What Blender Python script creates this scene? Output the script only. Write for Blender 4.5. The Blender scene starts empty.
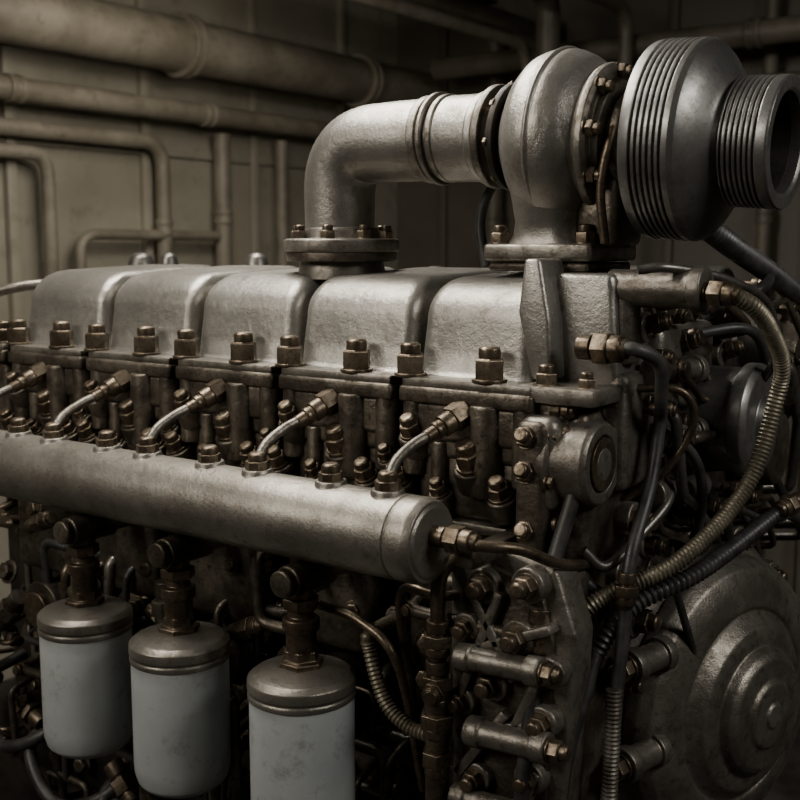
import bpy, bmesh, math, random
from mathutils import Vector as V, Matrix
random.seed(7)
SC=bpy.context.scene
ZOFF=1.4

# ------------------------------------------------------------------ materials
def mat(name, c1, c2, metal=0.8, rough=0.45, r2=None, scale=9.0, bump=0.15, bscale=350.0, thr=(0.4,0.65), speck=None, dist=0.0015, sth=(0.5,0.66), grain=0.0):
    m=bpy.data.materials.new(name); m.use_nodes=True; nt=m.node_tree; N=nt.nodes; L=nt.links
    bs=N['Principled BSDF']
    tc=N.new('ShaderNodeTexCoord')
    def noise(sc,det=6,ro=.65):
        n=N.new('ShaderNodeTexNoise'); n.inputs['Scale'].default_value=sc; n.inputs['Detail'].default_value=det; n.inputs['Roughness'].default_value=ro
        L.new(tc.outputs['Object'],n.inputs['Vector']); return n
    n1=noise(scale,8)
    cr=N.new('ShaderNodeValToRGB'); cr.color_ramp.elements[0].position=thr[0]; cr.color_ramp.elements[1].position=thr[1]
    cr.color_ramp.elements[0].color=(*c1,1); cr.color_ramp.elements[1].color=(*c2,1)
    L.new(n1.outputs['Fac'],cr.inputs['Fac'])
    col=cr.outputs['Color']
    rfac=n1.outputs['Fac']
    if speck:
        n3=noise(scale*5,9,.75)
        r3=N.new('ShaderNodeValToRGB'); r3.color_ramp.elements[0].position=sth[0]; r3.color_ramp.elements[1].position=sth[1]
        L.new(n3.outputs['Fac'],r3.inputs['Fac'])
        mx=N.new('ShaderNodeMixRGB'); L.new(r3.outputs['Color'],mx.inputs['Fac']); L.new(col,mx.inputs['Color1']); mx.inputs['Color2'].default_value=(*speck,1)
        col=mx.outputs['Color']; rfac=n3.outputs['Fac']
    if grain>0:
        n4=noise(1400,3,.6)
        mr4=N.new('ShaderNodeMapRange'); mr4.inputs['From Min'].default_value=.35; mr4.inputs['From Max'].default_value=.65
        mr4.inputs['To Min'].default_value=1-grain; mr4.inputs['To Max'].default_value=1+grain*.5
        L.new(n4.outputs['Fac'],mr4.inputs['Value'])
        vm=N.new('ShaderNodeVectorMath'); vm.operation='SCALE'; L.new(col,vm.inputs[0]); L.new(mr4.outputs['Result'],vm.inputs['Scale']); col=vm.outputs['Vector']
    L.new(col,bs.inputs['Base Color'])
    bs.inputs['Metallic'].default_value=metal
    mr=N.new('ShaderNodeMapRange'); mr.inputs['From Min'].default_value=0.35; mr.inputs['From Max'].default_value=0.7
    mr.inputs['To Min'].default_value=rough; mr.inputs['To Max'].default_value=(r2 if r2 else rough+0.12)
    L.new(rfac,mr.inputs['Value']); L.new(mr.outputs['Result'],bs.inputs['Roughness'])
    if bump>0:
        n2=noise(bscale,5,.6); n5=noise(bscale*.22,4,.55)
        b1=N.new('ShaderNodeBump'); b1.inputs['Strength'].default_value=bump*.7; b1.inputs['Distance'].default_value=dist*2.2
        L.new(n5.outputs['Fac'],b1.inputs['Height'])
        bp=N.new('ShaderNodeBump'); bp.inputs['Strength'].default_value=bump; bp.inputs['Distance'].default_value=dist
        L.new(n2.outputs['Fac'],bp.inputs['Height']); L.new(b1.outputs['Normal'],bp.inputs['Normal']); L.new(bp.outputs['Normal'],bs.inputs['Normal'])
    return m
SILV=mat('cast_silver',(0.26,0.247,0.222),(0.39,0.374,0.342),0.74,0.29,0.46,7,0.5,480,speck=(0.165,0.145,0.115),dist=0.0009,grain=.35,sth=(.52,.72))
SILVD=mat('cast_silver_dull',(0.15,0.137,0.116),(0.29,0.268,0.232),0.74,0.33,0.52,12,0.5,350,speck=(0.075,0.060,0.044),dist=0.0009,grain=.3)
RAIL=mat('rail_metal',(0.21,0.195,0.168),(0.34,0.318,0.28),0.74,0.31,0.47,10,0.5,450,speck=(0.13,0.108,0.082),dist=0.0008,grain=.35,sth=(.52,.7))
GRIME=mat('grimy_iron',(0.060,0.050,0.038),(0.185,0.160,0.126),0.75,0.34,0.56,16,0.6,220,speck=(0.034,0.025,0.017),dist=0.0011,grain=.3)
BRASS=mat('aged_brass',(0.105,0.081,0.056),(0.23,0.186,0.134),0.85,0.31,0.5,30,0.35,400,speck=(0.046,0.034,0.023),dist=0.0007,grain=.3)
STEEL=mat('dark_steel',(0.12,0.115,0.105),(0.21,0.20,0.185),0.8,0.32,0.45,20,0.2,400,dist=0.0006,speck=(.08,.07,.06),grain=.2)
PULL=mat('pulley_steel',(0.175,0.172,0.165),(0.27,0.265,0.255),0.78,0.31,0.44,12,0.2,400,dist=0.0006,speck=(.125,.115,.1),grain=.25)
RUB=mat('black_rubber',(0.018,0.018,0.018),(0.045,0.043,0.04),0.0,0.38,0.55,30,0.2,200)
BRAID=mat('braided_hose',(0.13,0.115,0.082),(0.24,0.215,0.16),0.6,0.4,0.55,25,0.2,500,dist=0.0006,speck=(.07,.06,.04))
FILT=mat('filter_paint',(0.33,0.355,0.36),(0.46,0.485,0.485),0.1,0.32,0.46,6,0.1,120,thr=(0.3,0.7),speck=(0.19,0.19,0.172),dist=.0006,sth=(.53,.74),grain=.08)
BLACK=mat('near_black',(0.012,0.010,0.008),(0.045,0.038,0.03),0.5,0.5,0.7,10,0.4,80)  # near-black mottled base for block, gallery, collar and bore
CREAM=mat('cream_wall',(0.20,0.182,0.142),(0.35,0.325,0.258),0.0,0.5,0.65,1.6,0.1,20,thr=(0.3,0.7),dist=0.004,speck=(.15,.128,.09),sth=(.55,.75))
WALLD=mat('wall_painted_shade',(0.06,0.052,0.038),(0.12,0.106,0.082),0.0,0.5,0.65,1.6,0.1,20,thr=(0.3,0.7),dist=0.004)  # dimness of the back wall is put into this darker colour
PIPE=mat('cream_pipe',(0.155,0.135,0.102),(0.26,0.234,0.185),0.05,0.42,0.6,5,0.1,40,speck=(.10,.082,.058),sth=(.54,.75))
PIPED=mat('brown_pipe',(0.09,0.078,0.058),(0.16,0.14,0.106),0.05,0.42,0.6,5,0.1,40)
CEIL=mat('ceiling_paint',(0.03,0.026,0.02),(0.06,0.054,0.042),0.0,0.7,0.8,2,0.2,20)
FLOOR=mat('deck_plate',(0.02,0.018,0.016),(0.05,0.046,0.042),0.4,0.5,0.7,6,0.3,60)

# ------------------------------------------------------------------ builder
class B:
    def __init__(s): s.v=[];s.f=[];s.m=[];s.mats=[]
    def add(s,vs,fs,mt):
        if mt not in s.mats: s.mats.append(mt)
        k=s.mats.index(mt); o=len(s.v)
        s.v+= [tuple(x) for x in vs]; s.f+=[tuple(i+o for i in f) for f in fs]; s.m+=[k]*len(fs)
    def obj(s,name,parent=None,angle=38):
        me=bpy.data.meshes.new(name); me.from_pydata(s.v,[],s.f)
        for m in s.mats: me.materials.append(m)
        me.polygons.foreach_set('material_index',s.m)
        bm=bmesh.new(); bm.from_mesh(me); bmesh.ops.recalc_face_normals(bm,faces=bm.faces); bm.to_mesh(me); bm.free()
        me.polygons.foreach_set('use_smooth',[True]*len(me.polygons))
        me.set_sharp_from_angle(angle=math.radians(angle)); me.update()
        o=bpy.data.objects.new(name,me); SC.collection.objects.link(o)
        if parent: o.parent=parent
        return o
def empty(name):
    o=bpy.data.objects.new(name,None); o.empty_display_size=0.1; SC.collection.objects.link(o); return o
def fr(ax):
    z=V(ax).normalized(); t=V((0,0,1)) if abs(z.z)<0.9 else V((0,1,0))
    x=t.cross(z).normalized(); return x,z.cross(x),z
def rnd(prof,bv):
    if bv<=0: return prof
    out=[]
    n=len(prof)
    for i,p in enumerate(prof):
        if i==0 or i==n-1: out.append(p); continue
        a=V(prof[i-1]);b=V(p);c=V(prof[i+1])
        la=(a-b).length; lc=(c-b).length
        if la<1e-6 or lc<1e-6: out.append(p);continue
        if (a-b).angle(c-b)>math.radians(165): out.append(p); continue
        k=min(bv,la*.45,lc*.45)
        q1=b+(a-b)/la*k; q2=b+(c-b)/lc*k
        for t in (0,.33,.67,1):
            q=q1*(1-t)**2+b*2*t*(1-t)+q2*t*t; out.append((q.x,q.y))
    return out
def lathe(b,prof,o,ax,mt,seg=28,bv=0.0015,cap=True):
    x,y,z=fr(ax); o=V(o); prof=rnd(prof,bv)
    vs=[];rings=[]
    for t,r in prof:
        if r<1e-5: rings.append([len(vs)]); vs.append(o+z*t)
        else:
            rg=[]
            for i in range(seg):
                a=2*math.pi*i/seg
                rg.append(len(vs)); vs.append(o+z*t+x*(r*math.cos(a))+y*(r*math.sin(a)))
            rings.append(rg)
    fs=[]
    for A,Bq in zip(rings,rings[1:]):
        if len(A)==1 and len(Bq)==1: continue
        for i in range(seg):
            j=(i+1)%seg
            if len(A)==1: fs.append((A[0],Bq[j],Bq[i]))
            elif len(Bq)==1: fs.append((A[i],A[j],Bq[0]))
            else: fs.append((A[i],A[j],Bq[j],Bq[i]))
    if cap:
        if len(rings[0])>1: fs.append(tuple(reversed(rings[0])))
        if len(rings[-1])>1: fs.append(tuple(rings[-1]))
    b.add(vs,fs,mt)
def cyl(b,o,ax,r,h,mt,seg=24,bv=0.0015): lathe(b,[(0,0),(0,r),(h,r),(h,0)],o,ax,mt,seg,bv)
def catmull(P,res):
    P=[V(p) for p in P]; Q=[P[0]*2-P[1]]+P+[P[-1]*2-P[-2]]; out=[]
    for i in range(1,len(Q)-2):
        a,b_,c,d=Q[i-1],Q[i],Q[i+1],Q[i+2]
        for k in range(res):
            t=k/res
            out.append(0.5*((2*b_)+(c-a)*t+(2*a-5*b_+4*c-d)*t*t+(3*b_-a-3*c+d)*t**3))
    out.append(P[-1]); return out
def fillet(P,rad,n=8):
    P=[V(p) for p in P]; out=[P[0]]
    for i in range(1,len(P)-1):
        a,b_,c=P[i-1],P[i],P[i+1]; la=(a-b_).length; lc=(c-b_).length
        an=(a-b_).angle(c-b_)
        k=min(rad/math.tan(an/2) if an>0.05 else rad,la*.48,lc*.48)
        q1=b_+(a-b_)/la*k; q2=b_+(c-b_)/lc*k
        for s in range(n+1):
            t=s/n; out.append(q1*(1-t)**2+b_*2*t*(1-t)+q2*t*t)
    out.append(P[-1]); return out
def resamp(P,step):
    L=[0]
    for a,c in zip(P,P[1:]): L.append(L[-1]+(c-a).length)
    n=max(2,int(L[-1]/step)); res=[];j=0
    for i in range(n+1):
        s=L[-1]*i/n
        while j<len(L)-2 and L[j+1]<s: j+=1
        d=L[j+1]-L[j]; t=(s-L[j])/d if d>1e-9 else 0
        res.append(P[j].lerp(P[j+1],min(1,max(0,t))))
    return res
def sweep(b,P,rf,mt,seg=12):
    T=[]
    n=len(P)
    for i in range(n):
        t=(P[min(n-1,i+1)]-P[max(0,i-1)]); T.append(t.normalized() if t.length>1e-9 else V((0,0,1)))
    x,y,z=fr(T[0]); vs=[];s=0
    for i in range(n):
        if i>0:
            q=T[i-1].rotation_difference(T[i]); x=q@x; x=(x-T[i]*x.dot(T[i])).normalized(); s+=(P[i]-P[i-1]).length
        y=T[i].cross(x); r=rf(i/(n-1),s) if callable(rf) else rf
        for k in range(seg):
            a=2*math.pi*k/seg; vs.append(P[i]+x*(r*math.cos(a))+y*(r*math.sin(a)))
    fs=[]
    for i in range(n-1):
        for k in range(seg):
            j=(k+1)%seg; fs.append((i*seg+k,i*seg+j,(i+1)*seg+j,(i+1)*seg+k))
    fs.append(tuple(reversed(range(seg)))); fs.append(tuple((n-1)*seg+k for k in range(seg)))
    b.add(vs,fs,mt)
def tube(b,P,r,mt,seg=12,res=8,bend=None,rib=None):
    Q=fillet(P,bend) if bend else (catmull(P,res) if len(P)>2 else [V(p) for p in P])
    if rib:
        Q=resamp(Q,rib[1]/5); sweep(b,Q,lambda t,s:r+rib[0]*math.sin(2*math.pi*s/rib[1]),mt,seg)
    else: sweep(b,Q,r,mt,seg)
def tmpbm(b,bm,M,mt):
    bm.verts.ensure_lookup_table(); bm.verts.index_update()
    b.add([M@v.co for v in bm.verts],[tuple(v.index for v in f.verts) for f in bm.faces],mt); bm.free()
def box(b,lo,hi,mt,bv=0.003,seg=2):
    lo=V(lo);hi=V(hi);c=(lo+hi)/2;s=hi-lo
    bm=bmesh.new(); bmesh.ops.create_cube(bm,size=1)
    for v in bm.verts: v.co=V((v.co.x*s.x,v.co.y*s.y,v.co.z*s.z))
    if bv>0: bmesh.ops.bevel(bm,geom=bm.edges[:],offset=min(bv,min(s)*.45),segments=seg,profile=0.5,affect='EDGES')
    tmpbm(b,bm,Matrix.Translation(c),mt)
def prism(b,poly,o,ex,ey,ez,depth,mt,bv=0.002,seg=2):
    ex=V(ex);ey=V(ey);ez=V(ez);o=V(o)
    bm=bmesh.new(); vs=[bm.verts.new(o+ex*p[0]+ey*p[1]) for p in poly]
    f=bm.faces.new(vs); r=bmesh.ops.extrude_face_region(bm,geom=[f])
    for e in r['geom']:
        if isinstance(e,bmesh.types.BMVert): e.co+=ez*depth
    bmesh.ops.recalc_face_normals(bm,faces=bm.faces)
    if bv>0: bmesh.ops.bevel(bm,geom=bm.edges[:],offset=bv,segments=seg,profile=0.5,affect='EDGES')
    tmpbm(b,bm,Matrix.Identity(4),mt)
def stud(b,o,ax,s,mt,m2=None,tall=1.0):
    m2=m2 or mt; o=V(o); z=V(ax).normalized()
    cyl(b,o,ax,s*1.15,s*.25,mt,20,s*.06)
    h=s*1.05*tall
    lathe(b,[(0,0),(0,s*1.02),(h*.9,s*1.02),(h,s*.9),(h,0)],o+z*s*.22,ax,m2,6,s*.05)
    lathe(b,[(0,0),(0,s*.72),(s*.6,s*.72),(s*.75,s*.55),(s*.75,0)],o+z*(s*.22+h),ax,m2,16,s*.06)
def hexb(b,o,ax,s,mt,wash=True):
    o=V(o); z=V(ax).normalized()
    if wash: cyl(b,o,ax,s*1.35,s*.3,mt,18,s*.06)
    lathe(b,[(0,0),(0,s),(s*.75,s),(s*.9,s*.82),(s*.9,0)],o+z*s*.28,ax,mt,6,s*.06)
def fitting(b,o,ax,s,mt,ln=4.0):
    o=V(o); z=V(ax).normalized(); h=ln*s
    lathe(b,[(0,0),(0,s*.85),(h*.28,s*.85),(h*.28,s*.7),(h*.34,s*.7)],o,ax,mt,18,s*.08)
    lathe(b,[(0,s*.9),(0,s*1.15),(h*.3,s*1.15),(h*.3,s*.8)],o+z*h*.34,ax,mt,6,s*.08)
    lathe(b,[(0,s*.7),(0,s*.92),(h*.22,s*.92),(h*.22,s*.72),(h*.34,s*.66),(h*.34,0)],o+z*h*.64,ax,mt,18,s*.08)

eng=empty('marine_diesel_engine')

# ------------------------------------------------------------------ cylinder heads
hb=B()
NC=5
for i in range(NC+1):
    x=-.2*i
    last=(i==NC)
    xl=x-.194 if not last else x-.13
    box(hb,(xl,-.046,-.024),(x-.006,.30,-.003),GRIME,.005,3)
    box(hb,(xl+.003,-.042,-.005),(x-.009,.30,0.007),SILVD,.003,2)
    if last:
        box(hb,(xl+.01,-.03,-.25),(x-.018,.3,-.02),GRIME,.012,3)
        stud(hb,(x-.03,-.024,.006),(0,0,1),.017,BRASS,tall=1.2); stud(hb,(x-.1,-.024,.006),(0,0,1),.017,BRASS,tall=1.2)
        continue
    # upper block
    box(hb,(x-.184,-.040,-.070),(x-.016,.3,-.02),GRIME,.008,3)
    box(hb,(x-.178,-.034,-.092),(x-.022,.3,-.05),GRIME,.008,3)
    box(hb,(x-.176,-.030,-.165),(x-.024,.3,-.08),GRIME,.012,3)
    box(hb,(x-.188,-.02,-.26),(x-.012,.3,-.15),GRIME,.012,3)
    box(hb,(x-.186,-.038,-.178),(x-.014,.1,-.165),SILVD,.004,2)
    for dx in (-.178,-.022):
        cyl(hb,(x+dx,-.028,-.115),(0,0,1),.0165,.095,GRIME,20,.003)
    cyl(hb,(x-.072,-.034,-.13),(0,0,1),.021,.11,GRIME,24,.004)
    cyl(hb,(x-.14,-.030,-.14),(0,0,1),.012,.07,GRIME,20,.003)
    stud(hb,(x-.190,-.024,.006),(0,0,1),.0180,BRASS,tall=1.3)
    stud(hb,(x-.074,-.026,.006),(0,0,1),.0185,BRASS,tall=1.3)
    for dx,zz,s in ((-.176,-.055,.0135),(-.088,-.085,.0175),(-.048,-.118,.0135),(-.198,-.118,.0135),(-.135,-.125,.011),(-.015,-.09,.010)):
        ax=(0,-.5,.86)
        cyl(hb,(x+dx,-.025,zz-.035),(0,-.45,.88),s*1.45,.03,GRIME,20,.003)
        stud(hb,(x+dx,-.040,zz-.008),ax,s,BRASS)
    # injector boss and curved line
    p0=V((x-.092,-.018,-.018)); p1=V((x-.116,-.078,-.050)); d=(p1-p0)
    fitting(hb,p0,d,.0150,BRASS,4.8)
    pe=V((x-.125,-.16,-.098))
    tube(hb,[p0+d*.6,p1,V((x-.126,-.108,-.062)),V((x-.128,-.138,-.076)),V((x-.126,-.154,-.089)),pe],.0064,SILVD,14,8)
    lathe(hb,[(0,0),(0,.0112),(.006,.0112),(.006,.0088),(.020,.0088),(.020,0)],p1-d*.08,d,BRASS,16)
hb.obj('cylinder_heads',eng)

# valve covers
def cover(x,X0,X1):
    cb=B()
    Y0,Y1=-.004,.285
    N=6
    prof=[]
    for z,ix,iy in ((.0,-.001,-.008),(.004,-.001,-.008),(.009,.0,-.004),(.013,.002,.001),(.04,.003,.004),(.07,.004,.009)):
        prof.append((z,ix,iy))
    for k in range(1,11):
        a=math.radians(90*k/10); prof.append((.07+.055*math.sin(a),.004+.022*(1-math.cos(a))**1.3,.009+.06*(1-math.cos(a))))
    vs=[];fs=[]
    for z,ix,iy in prof:
        r=.019; x0=X0+ix;x1=X1-ix;y0=Y0+iy;y1=Y1-ix
        for cx,cy,a0 in ((x1-r,y1-r,0),(x0+r,y1-r,90),(x0+r,y0+r,180),(x1-r,y0+r,270)):
            for k in range(N+1):
                a=math.radians(a0+90*k/N); px=cx+r*math.cos(a); py=cy+r*math.sin(a)
                f=max(0,min(1,(z-.05)/.075))
                vs.append(V((px,py,z+f*.012*max(0,(py-Y0))/(Y1-Y0))))
    m=4*(N+1); n=len(prof)
    for a in range(n-1):
        for k in range(m):
            j=(k+1)%m; fs.append((a*m+k,a*m+j,(a+1)*m+j,(a+1)*m+k))
    top=vs[(n-1)*m:(n)*m]; c=sum(top,V())/m; c.z+=.004
    o=len(vs)
    for p in top: q=c.lerp(p,.6); q.z=p.z*.7+c.z*.3; vs.append(q)
    vs.append(c)
    for k in range(m):
        j=(k+1)%m; fs.append(((n-1)*m+k,(n-1)*m+j,o+j,o+k)); fs.append((o+k,o+j,o+m))
    cb.add(vs,fs,SILV)
    cb.obj('valve_cover',eng,50)
for i in range(NC):
    x=-.2*i; cover(x,x-(.1975 if i<NC-1 else .21),x-.0025 if i else x-.030)

# rear coolant manifold with low domed caps seen over the covers
rr=B()
for x,r in ((-.79,.022),(-1.02,.018),(-1.10,.026)):
    lathe(rr,[(0,0),(0,r),(.10,r),(.115,r*.8),(.122,r*.4),(.122,0)],(x,.34,.035),(0,0,1),STEEL,28,.003)
    lathe(rr,[(0,0),(0,r*1.3),(.012,r*1.3),(.012,0)],(x,.34,.12),(0,0,1),SILVD,28,.002)
cyl(rr,(-1.13,.40,.09),(1,0,0),.035,1.0,GRIME,32,.005)
for x in (-1.05,-.85,-.65,-.45,-.25):
    cyl(rr,(x,.40,.09),(1,0,0),.045,.02,SILVD,32,.003)
    cyl(rr,(x,.40,-.02),(0,0,1),.025,.1,GRIME,24,.003)
rr.obj('coolant_manifold',eng)

# ------------------------------------------------------------------ block, galleries
bb=B()
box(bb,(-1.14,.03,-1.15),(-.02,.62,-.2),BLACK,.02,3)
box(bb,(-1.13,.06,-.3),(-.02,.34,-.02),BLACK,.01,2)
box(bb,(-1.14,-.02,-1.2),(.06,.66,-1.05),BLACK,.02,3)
for sx in (-1.0,-.55,-.1):
    box(bb,(sx-.08,-.02,-1.4),(sx+.08,.64,-1.18),GRIME,.01)
for i in range(NC+1):
    x=-.2*i
    if i<NC:
        box(bb,(x-.17,-.06,-.36),(x-.03,.05,-.23),GRIME,.012,3)
        cyl(bb,(x-.1,-.02,-.42),(0,-1,0),.045,.05,GRIME,28,.004)
        cyl(bb,(x-.1,-.07,-.42),(0,-1,0),.03,.012,BRASS,28,.003)
        box(bb,(x-.19,-.0,-.62),(x-.01,.05,-.5),GRIME,.01,3)
        for dx,dz in ((-.19,-.3),(-.01,-.3),(-.19,-.5),(-.01,-.5),(-.1,-.56)):
            hexb(bb,(x+dx,.0-.01,dz),(0,-1,0),.012,BRASS)
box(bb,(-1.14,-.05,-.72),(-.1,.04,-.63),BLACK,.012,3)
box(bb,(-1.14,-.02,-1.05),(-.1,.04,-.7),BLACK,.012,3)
bb.obj('engine_block',eng)

cl=B()
rs=random.Random(3)
for k in range(56):
    x=rs.uniform(-1.05,-.12); z=rs.uniform(-.66,-.24); y=rs.uniform(-.11,-.02)
    P=[V((x,.02,z+.03)),V((x,y,z))]
    for q in range(rs.randint(2,3)):
        if rs.random()<.5: P.append(P[-1]+V((rs.choice((-1,1))*rs.uniform(.04,.09),0,0)))
        else: P.append(P[-1]+V((rs.uniform(-.01,.01),0,-rs.uniform(.05,.16))))
    P.append(P[-1]+V((0,.12,-.02)))
    tube(cl,P,rs.choice((.0045,.006,.008)),rs.choice((BRASS,GRIME,GRIME,RUB,RUB,SILVD)),10,bend=.018)
    fitting(cl,P[1]+V((0,.02,0)),P[2]-P[1] if rs.random()<.7 else V((0,-1,0)),rs.choice((.009,.011)),BRASS,3.2)
for k in range(60):
    x=rs.uniform(-1.1,-.12); z=rs.uniform(-.70,-.22)
    hexb(cl,(x,rs.uniform(-.07,-.03),z),(rs.uniform(-.3,.3),-1,rs.uniform(0,.4)),rs.choice((.009,.012,.015)),rs.choice((BRASS,GRIME)))
for k in range(22):
    x=rs.uniform(-1.1,-.15); z=rs.uniform(-.66,-.26)
    fitting(cl,(x,rs.uniform(-.09,-.05),z),(rs.choice((-1,1,0)),0,rs.choice((-1,.4))),rs.choice((.014,.018)),rs.choice((BRASS,GRIME)),4.5)
for (x0,z0) in ((-.95,-.60),(-.80,-.66),(-.62,-.70)):
    tube(cl,[(x0-.1,.0,z0+.05),(x0-.1,-.1,z0+.02),(x0-.02,-.12,z0-.05),(x0+.08,-.1,z0-.02),(x0+.1,.0,z0+.04)],.010,RUB,12)
cl.obj('fuel_line_cluster',eng)

# ------------------------------------------------------------------ fuel rail
rb=B()
RY,RZ,RR=-.16,-.158,.0490
L=1.07
lathe(rb,[(0,0),(0,RR*.8),(.003,RR*.86),(.003,RR*.93),(.012,RR*1.0),(.034,RR*1.0),(.036,RR*.965),(.038,RR*1.0),(L,RR*1.0),(L,0)],(-.062,RY,RZ),(-1,0,0),RAIL,72,.0018)
for i in range(NC):
    x=-.2*i
    for dx,s in ((-.125,.0138),(-.208,.0135)):
        ax=(0,-.05,1)
        lathe(rb,[(0,0),(0,s*1.7),(.004,s*1.45),(.010,s*1.35),(.010,0)],(x+dx,RY,RZ+RR-.006),ax,RAIL,24,.001)
        lathe(rb,[(0,0),(0,s*1.1),(s*.8,s*1.1),(s*.8,0)],(x+dx,RY,RZ+RR+.003),ax,BRASS,8,.001)
        lathe(rb,[(0,0),(0,s*.85),(s*.6,s*.8),(s*.75,s*.6),(s*.75,0)],(x+dx,RY,RZ+RR+.003+s*.8),ax,BRASS,16,.001)
for i in range(NC): 
    x=-.2*i-.03
    box(rb,(x-.012,-.15,-.185),(x+.012,-.01,-.165),GRIME,.003)
fitting(rb,(-.062,RY,RZ+.008),(1,0,0),.014,BRASS,4.2)
tube(rb,[(-.03,RY,RZ+.008),(.0,RY,RZ+.006),(.03,RY+.03,RZ),(.05,RY+.1,RZ-.03),(.05,.06,RZ-.05)],.0065,BRASS,12)
rb.obj('fuel_rail',eng)

# ------------------------------------------------------------------ oil filters
for k,x in enumerate((-.669,-.473,-.257)):
    e=empty('oil_filter'); fb=B(); y=-.16
    Rf=.065
    zt=-.374; zb=-.560
    lathe(fb,[(0,0),(0,Rf*.60),(.003,Rf*.78),(.012,Rf*.93),(.026,Rf*.99),(.040,Rf),(zt-zb,Rf),(zt-zb,0)],(x,y,zb),(0,0,1),FILT,56,.003)
    fb.obj('canister',e)
    fb=B()
    lathe(fb,[(0,0),(0,Rf*1.03),(.006,Rf*1.03),(.009,Rf*1.0),(.012,Rf*1.04),(.024,Rf*1.03),(.030,Rf*.92),(.038,Rf*.48),(.038,0)],(x,y,zt-.006),(0,0,1),RAIL,56,.0015)
    lathe(fb,[(0,0),(0,.028),(.008,.028),(.010,.022),(.022,.021),(.022,0)],(x,y,zt+.030),(0,0,1),BRASS,6,.002)
    lathe(fb,[(0,0),(0,.019),(.03,.019),(.032,.023),(.046,.023),(.048,.016),(.085,.016),(.085,0)],(x,y,zt+.046),(0,0,1),BRASS,24,.0015)
    lathe(fb,[(0,0),(0,.023),(.014,.023),(.014,0)],(x,y,zt+.104),(0,0,1),BRASS,6,.002)
    cyl(fb,(x,y+.05,zt+.142),(0,-1,0),.020,.075,GRIME,24,.003)
    cyl(fb,(x,y-.024,zt+.142),(0,-1,0),.017,.014,GRIME,20,.003)
    tube(fb,[(x,y+.04,zt+.142),(x,y+.10,zt+.142)],.014,GRIME,16)
    fb.obj('filter_head',e)

# ------------------------------------------------------------------ gear case / front end
gb=B()
box(gb,(-.06,-.06,-1.1),(.055,.62,-.20),GRIME,.012,3)
box(gb,(-.03,-.02,-.24),(.05,.6,-.02),GRIME,.012,3)
box(gb,(-.02,.30,-.1),(.06,.55,.07),GRIME,.012,3)
ex,ey,ez=(1,0,0),(0,0,1),(0,1,0)
prism(gb,[(-.09,-.20),(-.03,-.17),(.05,-.19),(.075,-.26),(.06,-.55),(.03,-1.0),(-.10,-1.0),(-.085,-.5)],(0,-.085,0),ex,ey,ez,.05,SILVD,.006,3)
prism(gb,[(-.07,-.225),(-.03,-.195),(.035,-.21),(.052,-.27),(.045,-.5),(.02,-.9),(-.075,-.9),(-.065,-.5)],(0,-.093,0),ex,ey,ez,.012,GRIME,.004,2)
for (x0,z0,x1,z1) in ((-.06,-.30,.055,-.25),(-.065,-.40,.05,-.36),(-.065,-.36,-.01,-.22),(0.0,-.4,.045,-.3),(-.07,-.5,.05,-.47),(-.03,-.6,.04,-.42),(-.05,-.22,.01,-.32),(-.065,-.45,.0,-.36)):
    d=V((x1-x0,0,z1-z0)); n=d.normalized(); s=V((-n.z,0,n.x))*.006
    P=[V((x0,0,z0))-s,V((x1,0,z1))-s,V((x1,0,z1))+s,V((x0,0,z0))+s]
    prism(gb,[(p.x,p.z) for p in P],(0,-.108,0),ex,ey,ez,.025,SILVD,.003,2)
for (x,z,s) in ((-.033,-.217,.013),(.025,-.206,.013),(.013,-.268,.013),(-.055,-.27,.011),(.055,-.30,.011),(.045,-.36,.012),(-.02,-.33,.013),(-.06,-.36,.011),(.03,-.43,.012),(-.04,-.45,.012),(.045,-.52,.011),(-.07,-.53,.011),(0,-.56,.012)):
    cyl(gb,(x,-.08,z),(0,-1,0),s*1.6,.025,SILVD,24,.003)
    stud(gb,(x,-.103,z),(0,-1,0),s,BRASS)
for (x,z,l,r) in ((-.055,-.30,.09,.014),(-.04,-.385,.085,.015),(-.06,-.47,.09,.013)):
    lathe(gb,[(0,0),(0,r*1.2),(.018,r*1.2),(.020,r),(l,r),(l,r*1.2),(l+.018,r*1.2),(l+.018,0)],(x,-.118,z),(1,-.0,.05),SILVD,24,.002)
    stud(gb,(x+l+.018,-.118,z+.005),(1,0,.05),r*.8,BRASS)
gb.obj('timing_gear_case',eng)

# head end castings right of last cover
eb=B()
box(eb,(-.01,-.03,-.17),(.03,.28,.0),GRIME,.008,3)
prism(eb,[(-.03,0),(.065,0),(.06,.055),(.055,.135),(-.04,.135),(-.032,.05)],(0,.03,0),ex,ey,ez,.16,SILV,.008,3)
prism(eb,[(-.030,.010),(-.004,.010),(-.008,.08),(-.022,.152),(-.042,.152),(-.050,.09)],(0,-.004,0),ex,ey,ez,.06,SILV,.005,3)
box(eb,(-.03,-.04,-.012),(.07,.2,.008),SILVD,.004,2)
box(eb,(.03,.03,-.12),(.075,.2,.02),SILVD,.012,3)
cyl(eb,(.058,.06,.03),(0,0,1),.018,.1,SILVD,24,.004)
stud(eb,(.000,-.022,.006),(0,0,1),.013,BRASS)
stud(eb,(.05,-.02,.006),(0,0,1),.010,BRASS)
for (x,y,z,s) in ((.07,.0,.052,.017),(.035,-.02,-.02,.012),(.04,-.03,-.045,.011),(.03,-.035,-.15,.012),(.05,.03,-.025,.012)):
    fitting(eb,(x-.04,y,z),(1,0,0),s,BRASS,3.6)
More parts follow.
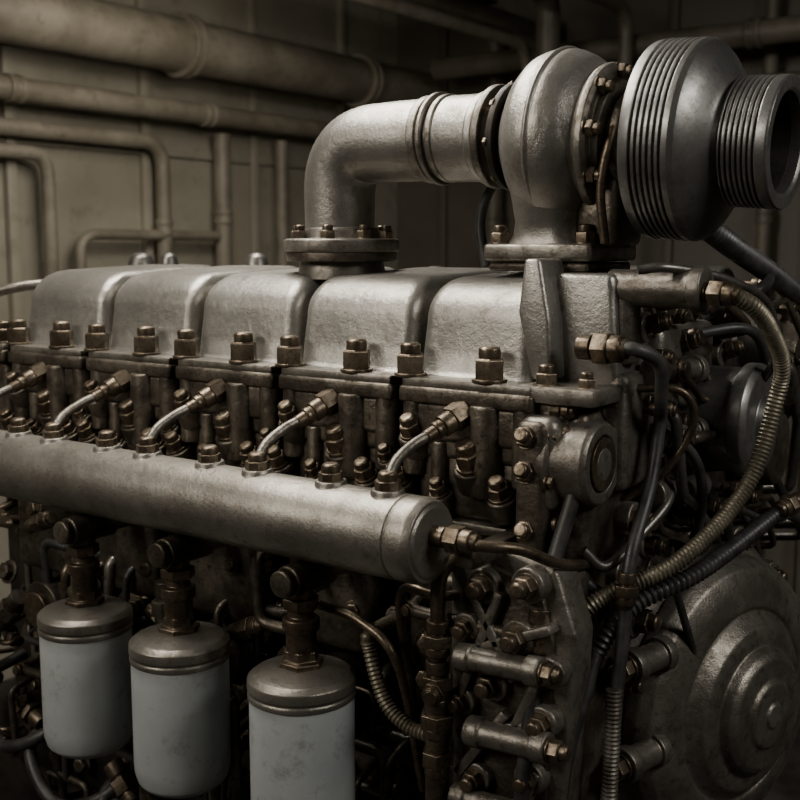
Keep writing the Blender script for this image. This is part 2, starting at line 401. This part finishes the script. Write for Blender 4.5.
# sensor pod
box(eb,(-.02,-.055,-.135),(.03,.05,-.025),SILVD,.014,3)
lathe(eb,[(0,0),(0,.056),(.012,.056),(.014,.050),(.052,.050),(.058,.046),(.058,.034),(.053,.032),(.053,.021),(.060,.019),(.060,0)],(.008,-.005,-.080),(1,0,0),SILVD,48,.0018)
lathe(eb,[(0,.023),(0,.031),(.005,.031),(.005,.023)],(.0625,-.005,-.080),(1,0,0),BRASS,36,.0008)
for a in range(6):
    an=math.radians(60*a+20); hexb(eb,(.02,-.005+.052*math.cos(an),-.080+.052*math.sin(an)),(1,0,0),.007,BRASS)
box(eb,(-.02,-.06,-.20),(.02,.02,-.03),GRIME,.01,3)
for (y,z) in ((-.055,-.05),(-.055,-.09),(-.052,-.16)):
    stud(eb,(-.005,y,z),(.1,-.9,.3),.012,BRASS)
eb.obj('cylinder_head_end',eng)

# accessories on front face
ab=B()
lathe(ab,[(0,0),(0,.080),(.02,.080),(.022,.068),(.10,.068),(.102,.075),(.118,.075),(.125,.066),(.125,.034),(.135,.030),(.135,0)],(.03,.28,-.058),(1,0,0),PULL,48,.002)
for a in range(8):
    an=math.radians(45*a+10); hexb(ab,(.045,.28+.074*math.cos(an),-.058+.074*math.sin(an)),(1,0,0),.007,BRASS)
lathe(ab,[(0,0),(0,.022),(.1,.022),(.1,.026),(.115,.026),(.115,0)],(.04,.06,.118),(.75,.0,-.0),SILVD,28,.002)
fitting(ab,(.145,.055,.116),(.9,-.1,-.05),.0135,BRASS,4.0)
rs=random.Random(11)
for (y,z,s) in ((.19,.044,.014),(.13,.016,.016),(.167,-.054,.014),(.11,-.09,.012),(.16,-.13,.014),(.09,-.02,.012),(.22,.0,.011),(.10,.07,.012),(.25,.09,.013),(.33,.07,.014),(.08,-.16,.013),(.2,-.17,.015),(.12,-.2,.011),(.094,-.29,.015),(.06,-.36,.013),(.14,-.24,.012),(.05,-.22,.012),(.36,.02,.012),(.18,-.09,.010),(.13,.10,.012),(.17,.085,.011)):
    cyl(ab,(.04,y,z),(1,0,0),s*1.6,.03,SILVD,20,.003)
    if rs.random()<.5: fitting(ab,(.06,y,z),(1,rs.uniform(-.3,.3),rs.uniform(-.3,.3)),s,BRASS,3.2)
    else: stud(ab,(.068,y,z),(1,0,0),s,BRASS)
for (y,z,l) in ((.11,.02,.10),(.13,-.06,.09),(.12,-.13,.11)):
    lathe(ab,[(0,0),(0,.018),(.016,.018),(.018,.013),(l,.013),(l,.018),(l+.014,.018),(l+.014,0)],(.085,y-.03,z),(0.1,1,-.05),SILVD,24,.002)
box(ab,(.03,.1,-.18),(.07,.24,.05),SILVD,.015,3)
box(ab,(.03,.12,.02),(.08,.3,.07),SILVD,.012,3)
box(ab,(.03,.05,-.28),(.065,.3,-.2),SILVD,.014,3)
for k in range(24):
    y=rs.uniform(.08,.55); z=rs.uniform(-.25,.12)
    P=[V((.03,y,z)),V((rs.uniform(.08,.12),y,z))]
    P.append(P[-1]+V((0,rs.uniform(-.02,.12),rs.uniform(-.12,.04)))); P.append(P[-1]+V((rs.uniform(-.02,.03),rs.uniform(.03,.1),-rs.uniform(.03,.12)))); P.append(P[-1]+V((-.1,.02,-.02)))
    tube(ab,P,rs.choice((.005,.007,.009)),rs.choice((BRASS,RUB,STEEL,GRIME)),10,bend=.02)
    fitting(ab,P[1]-V((.03,0,0)),(1,0,0),.011,BRASS,3.0)
lathe(ab,[(0,0),(0,.05),(.03,.05),(.035,.044),(.07,.04),(.08,.03),(.08,0)],(.03,.47,.03),(1,0,0),STEEL,32,.002)
lathe(ab,[(0,0),(0,.07),(.05,.07),(.055,.06),(.08,.055),(.08,0)],(.03,.5,-.13),(1,0,0),GRIME,32,.002)
lathe(ab,[(0,0),(0,.09),(.05,.09),(.055,.08),(.08,.07),(.08,0)],(.03,.62,-.02),(1,0,0),GRIME,32,.002)
cyl(ab,(-.25,.34,.10),(1,0,0),.04,.33,STEEL,28,.006)
cyl(ab,(-.6,.42,.06),(1,0,0),.06,.6,GRIME,28,.006)
ab.obj('front_accessories',eng)

# flywheel housing
fw=B()
FC=V((.055,.28,-.435)); fax=V((1,-.26,0))
Pf=[(0,0),(0,.222),(.02,.222),(.022,.206),(.045,.204),(.05,.196),(.052,.190),(.056,.190),(.058,.195),(.075,.192),(.09,.182),(.098,.165),(.104,.140),(.104,.132),(.100,.128),(.104,.122),(.118,.109),(.122,.094),(.122,.086),(.134,.080),(.14,.072),(.14,.047),(.146,.042),(.146,.018),(.15,.015),(.15,0)]
lathe(fw,Pf,FC,fax,SILVD,96,.003)
x_,y_,z_=fr(fax)
for a in range(12):
    an=math.radians(30*a+8)
    p=FC+z_*.02+x_*(.212*math.cos(an))+y_*(.212*math.sin(an))
    cyl(fw,p-z_*.02,fax,.02,.035,SILVD,20,.003)
    stud(fw,p+z_*.014,fax,.0105,BRASS)
for (y,z) in ((.06,-.45),(.07,-.33)):
    lathe(fw,[(0,0),(0,.022),(.016,.022),(.018,.017),(.06,.017),(.06,.022),(.076,.022),(.076,0)],(.085,y-.035,z),(.2,1,0),SILVD,24,.002)
    stud(fw,(.085,y-.035,z),(-.2,-1,0),.014,BRASS)
fw.obj('flywheel_housing',eng)

# ------------------------------------------------------------------ turbocharger
tb=B()
A0=V((-.056,.12,.300)); ta=V((1,0,-.075)).normalized()
def tp(x): return A0+ta*(x+.056)
tx=V((0,1,0)); tz=ta.cross(tx)
if tz.z<0: tz=-tz
n=72;Rm=.052
vc=tp(-.054)
pts=[]
for k in range(n+1):
    t=k/n; th=math.radians(210-360*t); R=Rm+.008*t
    pts.append(vc+tx*(-R*math.cos(th))+tz*(R*math.sin(th))+ta*(.006*math.sin(t*3.14)))
sweep(tb,pts,lambda t,s:.036+.020*min(1,t*1.15),SILV,36)
lathe(tb,[(0,0),(0,.056),(.010,.070),(.022,.088),(.036,.101),(.055,.107),(.078,.107),(.098,.099),(.112,.087),(.124,.079),(.124,0)],tp(-.120),ta,SILV,80,.006)
def loft(b,secs,mt,n=32):
    vs=[];fs=[]
    for (c,ax,ay,sq) in secs:
        for k in range(n):
            a=2*math.pi*k/n; ca,sa=math.cos(a),math.sin(a)
            e=2/sq
            vs.append(V(c)+V((ax*abs(ca)**e*(1 if ca>=0 else -1),ay*abs(sa)**e*(1 if sa>=0 else -1),0)))
    for i in range(len(secs)-1):
        for k in range(n):
            j=(k+1)%n; fs.append((i*n+k,i*n+j,(i+1)*n+j,(i+1)*n+k))
    fs.append(tuple(reversed(range(n)))); fs.append(tuple((len(secs)-1)*n+k for k in range(n)))
    b.add(vs,fs,mt)
loft(tb,[((-.060,.12,.30),.062,.09,2),((-.060,.12,.27),.060,.09,2.1),((-.061,.12,.245),.056,.082,2.2),((-.062,.12,.22),.050,.072,2.4),((-.063,.12,.197),.046,.062,2.6),((-.064,.12,.18),.047,.058,3),((-.064,.12,.172),.051,.060,3.5),((-.064,.12,.16),.055,.062,4)],SILV,48)
lathe(tb,[(0,.09),(0,.108),(.004,.1105),(.008,.108),(.008,.09)],tp(-.058),ta,SILV,80,.001)
lathe(tb,[(0,0),(0,.086),(.006,.090),(.014,.090),(.018,.084),(.018,.074),(.026,.070),(.026,.05),(.04,.046)],tp(-.004),ta,SILVD,64,.0015)
lathe(tb,[(0,0),(0,.046),(.02,.044),(.02,.060),(.03,.060),(.03,.04),(.075,.04),(.075,0)],tp(.010),ta,GRIME,40,.002)
for a in range(9):
    an=math.radians(40*a+15)
    p=tp(.010)+tx*(.079*math.cos(an))+tz*(.079*math.sin(an))
    stud(tb,p,ta,.0100,BRASS)
box(tb,(-.02,.08,.165),(.035,.16,.25),GRIME,.012,3)
tube(tb,[tp(.03)+tz*.04+tx*-.02,tp(.035)+tz*.0+tx*-.06,tp(.03)+tz*-.06+tx*-.065,(.03,.06,.17)],.0055,BRASS,12)
prf=[(0,0),(0,.092),(.004,.104),(.008,.113),(.020,.1155)]
t=.020
for k in range(6):
    prf+=[(t+.0008,.1150),(t+.0015,.1105),(t+.0035,.1105),(t+.0042,.1150),(t+.0070,.1150)]; t+=.0070
prf+=[(t+.004,.115),(t+.010,.112),(t+.018,.104),(t+.026,.092),(t+.032,.079),(t+.037,.069),(t+.041,.064),(t+.045,.062),(t+.045,.0545),(t-.02,.047),(t-.02,0)]
lathe(tb,prf,tp(.060),ta,PULL,96,.0006)
t=0;pn=[(0,.055),(0,.066),(.003,.071)]
for k in range(7):
    pn+=[(t+.003,.0730),(t+.0050,.0730),(t+.0056,.0685),(t+.0070,.0685),(t+.0076,.0730)]; t+=.0060
pn+=[(t+.003,.0735),(t+.013,.0735),(t+.0155,.0722),(t+.0155,.0600),(t+.0125,.0560),(t,.055),(0,.055)]
lathe(tb,pn,tp(.163),ta,PULL,80,.0006,cap=False)
lathe(tb,[(.058,.0552),(.058,.0545),(-.02,.0460),(-.02,.0001)],tp(.148),ta,BLACK,64,.0002,cap=False)
lathe(tb,[(0,0),(0,.018),(.014,.015),(.026,.007),(.026,0)],tp(.128),ta,STEEL,24,.002)
# inlet collar
lathe(tb,[(0,0),(0,.062),(.004,.066),(.014,.066),(.016,.060),(.02,.055),(.04,.055),(.04,0)],tp(-.160),ta,SILVD,56,.0015)
lathe(tb,[(0,0),(0,.068),(.009,.068),(.009,0)],tp(-.132),ta,BLACK,56,.001)
for a in range(8):
    an=math.radians(45*a+10)
    hexb(tb,tp(-.130)+tx*(.062*math.cos(an))+tz*(.062*math.sin(an)),-ta,.006,BRASS)
box(tb,(-.136,.055,.148),(.014,.19,.170),SILVD,.006,3)
box(tb,(-.130,.06,.136),(.008,.185,.147),GRIME,.004,3)
for (x,y) in ((-.120,.073),(-.002,.073),(-.120,.173),(-.002,.173)):
    stud(tb,(x,y,.168),(0,0,1),.0125,BRASS)
tb.obj('turbocharger')

# charge air elbow
el=B()
Pp=fillet([(-.418,.12,.165),(-.418,.12,.311),(-.16,.12,.3085)],.1,20)
Pp=resamp(Pp,.006)
sweep(el,Pp,lambda t,s:.0495+.005*min(1,t*1.6),SILV,56)
for (x,r,w) in ((-.262,.058,.014),(-.244,.0615,.008),(-.232,.058,.010)):
    lathe(el,[(0,0),(0,r*.98),(.002,r),(w-.002,r),(w,r*.98),(w,0)],(x,.12,.3095+(x+.24)*-.01),(1,0,-.01),SILVD,56,.0015)
lathe(el,[(0,0),(0,.0565),(.05,.0565),(.052,.0595),(.062,.0595),(.062,0)],(-.222,.12,.3085),(1,0,-.03),SILV,56,.0015)
lathe(el,[(0,0),(0,.084),(.016,.084),(.018,.08),(.018,.056),(.03,.053),(.034,.051),(.034,0)],(-.415,.12,.160),(0,0,1),SILVD,64,.002)
lathe(el,[(0,0),(0,.08),(.013,.08),(.013,0)],(-.415,.12,.146),(0,0,1),GRIME,64,.002)
lathe(el,[(0,0),(0,.065),(.03,.06),(.03,0)],(-.415,.12,.120),(0,0,1),SILVD,48,.002)
for a in range(8):
    an=math.radians(45*a+22)
    stud(el,(-.415+.067*math.cos(an),.12+.067*math.sin(an),.176),(0,0,1),.0105,BRASS)
el.obj('charge_air_elbow')

# ------------------------------------------------------------------ hoses
def hose(name,P,r,mt,ends=(),par=None,**k):
    b=B(); tube(b,P,r,mt,16,10,**k)
    for (o,ax,s) in ends: fitting(b,o,ax,s,BRASS,3.5)
    b.obj(name,par)
hose('braided_coolant_hose',[(.19,.05,.113),(.205,.07,.10),(.21,.111,.075),(.21,.165,.03),(.2,.178,-.02),(.18,.143,-.121),(.14,.048,-.192),(.08,-.01,-.228),(.05,-.03,-.26),(.03,.0,-.32)],.0095,BRAID,rib=(.0008,.0052))
hose('thin_return_pipe',[(.09,.02,.14),(.12,.04,.142),(.16,.11,.128),(.18,.2,.095),(.17,.26,.02),(.1,.33,-.05)],.0055,STEEL,par=eng)
hose('corrugated_air_hose',[(.0,.16,.23),(.08,.2,.2),(.1,.30,.165),(.1,.6,.09),(.1,1.0,-.05)],.0145,RUB,rib=(.0016,.009))
hose('rubber_hose',[(.07,.0,.053),(.10,.0,.052),(.115,.03,.035),(.11,.05,-.01),(.1,.072,-.04),(.1,.05,-.11),(.1,.0,-.187),(.1,-.012,-.26),(.1,-.03,-.36),(.1,-.038,-.50)],.0078,RUB,ends=[((.1,-.008,-.20),(0,-.05,-1),.0125)])
hose('rubber_hose',[(.03,-.02,-.06),(.045,-.03,-.075),(.045,-.035,-.11),(.035,-.06,-.185),(.032,-.085,-.255),(.03,-.10,-.35),(.03,-.12,-.46),(.03,-.12,-.6)],.009,RUB,ends=[((.031,-.083,-.235),(0,-.05,-1),.0165),((.02,-.02,-.055),(.9,-.3,-.2),.012)])
hose('rubber_hose',[(.05,-.01,-.22),(.07,.0,-.25),(.07,-.04,-.33),(.06,-.07,-.42),(.05,-.09,-.6)],.0075,RUB,par=eng)
hose('corrugated_oil_hose',[(.19,.26,-.165),(.18,.22,-.178),(.15,.085,-.213),(.1,.01,-.245),(.07,-.02,-.30),(.05,-.01,-.36)],.0098,RUB,rib=(.0012,.0075),ends=[((.205,.28,-.155),(-.3,-.9,-.2),.0125)])
hose('spiral_wrapped_cable',[(.1,-.035,-.33),(.1,-.04,-.45),(.095,-.045,-.6)],.0088,SILVD,rib=(.0012,.005),par=eng)
hose('wiring_cable',[(-.2,.17,.14),(-.21,.17,.2),(-.19,.17,.25),(-.15,.18,.27)],.007,RUB,par=eng)
hose('breather_pipe',[(-1.075,-.03,.0),(-1.085,-.03,.05),(-1.07,-.02,.085),(-1.03,.01,.100),(-1.0,.06,.105)],.009,SILVD,par=eng)
hose('wiring_cable',[(.06,.3,.07),(.12,.35,.11),(.1,.45,.12),(.06,.55,.06)],.008,RUB,par=eng)
hose('wiring_cable',[(.06,.2,.05),(.13,.28,.06),(.13,.36,.0),(.1,.42,-.08),(.06,.45,-.16)],.007,RUB,par=eng)
hose('wiring_cable',[(.06,.1,-.06),(.11,.12,-.07),(.12,.16,-.12),(.1,.2,-.2),(.06,.2,-.26)],.0065,RUB,par=eng)
hose('fuel_line',[(.06,.06,-.0),(.12,.08,.0),(.13,.10,-.04),(.1,.09,-.10),(.05,.08,-.14)],.005,BRASS,par=eng)
hose('fuel_line',[(.05,-.02,-.18),(.07,.0,-.2),(.09,.05,-.17),(.1,.11,-.13),(.05,.15,-.1)],.0065,STEEL,par=eng)

# brass T valve + braided drain line
vb=B()
x,y=-.083,-.12
tube(vb,[(x,.02,-.2),(x,y,-.2),(x,y,-.3)],.009,BRASS,14,bend=.03)
for (z,s,l) in ((-.262,.016,3.0),(-.31,.0165,3.2),(-.355,.0185,3.0),(-.40,.0165,3.6)):
    fitting(vb,(x,y,z),(0,0,-1),s,BRASS,l)
cyl(vb,(x,y,-.36),(0,0,-1),.0145,.2,BRASS,18)
fitting(vb,(x,y-.0,-.345),(.3,-1,0),.012,BRASS,2.6)
tube(vb,[(-.19,.0,-.30),(-.185,-.11,-.300),(-.182,-.12,-.32),(-.16,-.12,-.378),(-.125,-.12,-.402),(-.085,-.12,-.405)],.0085,BRAID,14,rib=(.0009,.0055))
tube(vb,[(-.30,.0,-.27),(-.29,-.11,-.275),(-.2,-.12,-.285),(-.14,-.12,-.33),(-.13,-.08,-.5)],.006,BRASS,12)
tube(vb,[(-.06,.0,-.25),(-.09,-.1,-.24),(-.15,-.1,-.25),(-.16,-.06,-.4)],.006,BRASS,12)
vb.obj('drain_valve',eng)

# ------------------------------------------------------------------ room
def slab(name,lo,hi,mt):
    b=B(); box(b,lo,hi,mt,0); return b.obj(name)
XL,XR,YF,YB,ZF,ZC=-2.85,2.6,-2.8,3.6,-1.4,1.45
slab('floor',(XL,YF,ZF-.1),(XR,YB,ZF),FLOOR)
slab('ceiling',(XL,YF,ZC),(XR,YB,ZC+.1),CEIL)
slab('wall_left',(XL-.1,YF,ZF),(XL,YB,ZC),CREAM)
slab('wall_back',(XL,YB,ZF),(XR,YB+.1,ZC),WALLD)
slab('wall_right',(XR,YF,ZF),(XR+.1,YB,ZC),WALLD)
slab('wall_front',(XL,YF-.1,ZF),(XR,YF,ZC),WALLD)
tr=B()
for y in [YF+.35+.62*k for k in range(10)]:
    if y<YB: box(tr,(XL,y-.02,ZF),(XL+.03,y+.02,ZC),CREAM,.004)
for z in (.55,-.35): box(tr,(XL,YF,z-.015),(XL+.02,YB,z+.015),CREAM,.004)
tr.obj('trim_1')
tr=B()
for x in [XL+.3+.6*k for k in range(9)]: box(tr,(x-.02,YB-.03,ZF),(x+.02,YB,ZC),WALLD,.004)
tr.obj('trim_2')
for x in (-2.3,-1.1,.1,1.3):
    b=B(); box(b,(x-.05,YF,ZC-.12),(x+.05,YB,ZC),CEIL,.005); b.obj('ceiling_beam')
e=.02
def pipe(name,P,r,mt=PIPE,bend=.12,clamps=()):
    b=B(); tube(b,P,r,mt,24,bend=bend)
    for c,ax in clamps: lathe(b,[(-.03,0),(-.03,r*1.2),(-.01,r*1.2),(-.01,r*1.08),(.01,r*1.08),(.01,r*1.2),(.03,r*1.2),(.03,0)],c,ax,mt,28,.003)
    return b.obj(name)
pipe('overhead_pipe',[(-2.62,YF+e,.93),(-2.62,YB-e,.93)],.10,clamps=[((-2.62,1.9,.93),(0,1,0)),((-2.62,.7,.93),(0,1,0)),((-2.62,3.0,.93),(0,1,0))])
pipe('overhead_pipe',[(-2.7,YF+e,.70),(-2.7,YB-e,.70)],.04,clamps=[((-2.7,2.1,.70),(0,1,0)),((-2.7,1.2,.70),(0,1,0))])
pipe('overhead_pipe',[(-2.2,YF+e,1.22),(-2.2,YB-e,1.22)],.055,clamps=[((-2.2,1.6,1.22),(0,1,0))])
pipe('overhead_pipe',[(-1.95,YF+e,1.15),(-1.95,YB-e,1.15)],.035)
pipe('overhead_pipe',[(-1.8,YF+e,1.02),(-1.8,3.1,1.02),(-1.8,3.1,-1.3)],.025)
pipe('overhead_pipe',[(-1.65,YF+e,1.2),(-1.65,3.0,1.2),(-1.65,3.0,-1.3)],.05,PIPED)
pipe('overhead_pipe',[(-1.4,YF+e,1.14),(-1.4,3.2,1.14),(-1.4,3.2,-1.3)],.03,PIPED)
pipe('overhead_pipe',[(-2.4,3.3,1.0),(2.5,3.3,1.0)],.05,PIPED,clamps=[((-.9,3.3,1.0),(1,0,0))])
pipe('overhead_pipe',[(-2.4,3.35,.82),(2.5,3.35,.82)],.03,PIPED)
pipe('wall_pipe',[(-2.77,.2,.58),(-2.77,1.92,.58),(-2.77,1.92,-1.3)],.03,bend=.1,clamps=[((-2.77,1.92,.25),(0,0,1))])
pipe('wall_pipe',[(-2.77,.5,.50),(-2.77,1.38,.50),(-2.77,1.38,-1.3)],.025,bend=.08)
pipe('wall_pipe',[(-2.77,2.25,.64),(-2.77,2.25,-1.3)],.035,clamps=[((-2.77,2.25,.3),(0,0,1))])
pipe('wall_pipe',[(-2.77,2.62,.64),(-2.77,2.62,-1.3)],.03)
pipe('wall_pipe',[(-2.76,1.5,-.2),(-2.76,1.5,.22),(-2.76,2.2,.22)],.02,bend=.08)
for x,r in ((-2.2,.04),(-1.9,.03),(-.4,.04),(.2,.04),(-.9,.03)):
    pipe('wall_pipe',[(x,3.5,1.2),(x,3.5,-1.3)],r,PIPED,clamps=[((x,3.5,.3),(0,0,1))])

# ------------------------------------------------------------------ lights
def area(name,loc,tgt,size,sy,power,col):
    l=bpy.data.lights.new(name,'AREA'); l.shape='RECTANGLE'; l.size=size; l.size_y=sy; l.energy=power; l.color=col
    o=bpy.data.objects.new(name,l); SC.collection.objects.link(o); o.location=loc
    o.rotation_euler=(V(tgt)-V(loc)).to_track_quat('-Z','Y').to_euler(); return o
area('lamp_key',(-.9,.05,1.32),(-.35,.08,0),1.5,.45,58,(1,.945,.85))
area('fill_front',(-1.1,-2.2,1.1),(-.3,0,-.2),1.3,.6,31,(1,.925,.82))  # added fill light, brightens the lower engine; no fixture modelled
area('fill_right',(1.8,-.1,1.1),(.2,.2,-.1),.9,.4,21,(1,.96,.90))  # added fill light out of view, lifts the flywheel end
area('fill_wall',(-1.7,1.3,.9),(-2.85,1.6,.1),.7,.7,10,(1,.92,.78))  # added light to brighten the left wall, not a wall fixture
w=bpy.data.worlds.new('w'); SC.world=w; w.use_nodes=True; w.node_tree.nodes['Background'].inputs[0].default_value=(.05,.047,.04,1); w.node_tree.nodes['Background'].inputs[1].default_value=.3

# ------------------------------------------------------------------ camera
cam=bpy.data.cameras.new('camera'); cam.lens=50; cam.sensor_width=36; cam.clip_start=.02
co=bpy.data.objects.new('camera',cam); SC.collection.objects.link(co)
co.location=(.608,-1.149,.162); co.rotation_euler=(math.radians(90)-math.atan(150/1111),0,math.radians(35.9))
cam.dof.use_dof=True; cam.dof.focus_distance=1.36; cam.dof.aperture_fstop=7.0
SC.camera=co
for o in SC.objects:
    if o.parent is None: o.location.z+=ZOFF
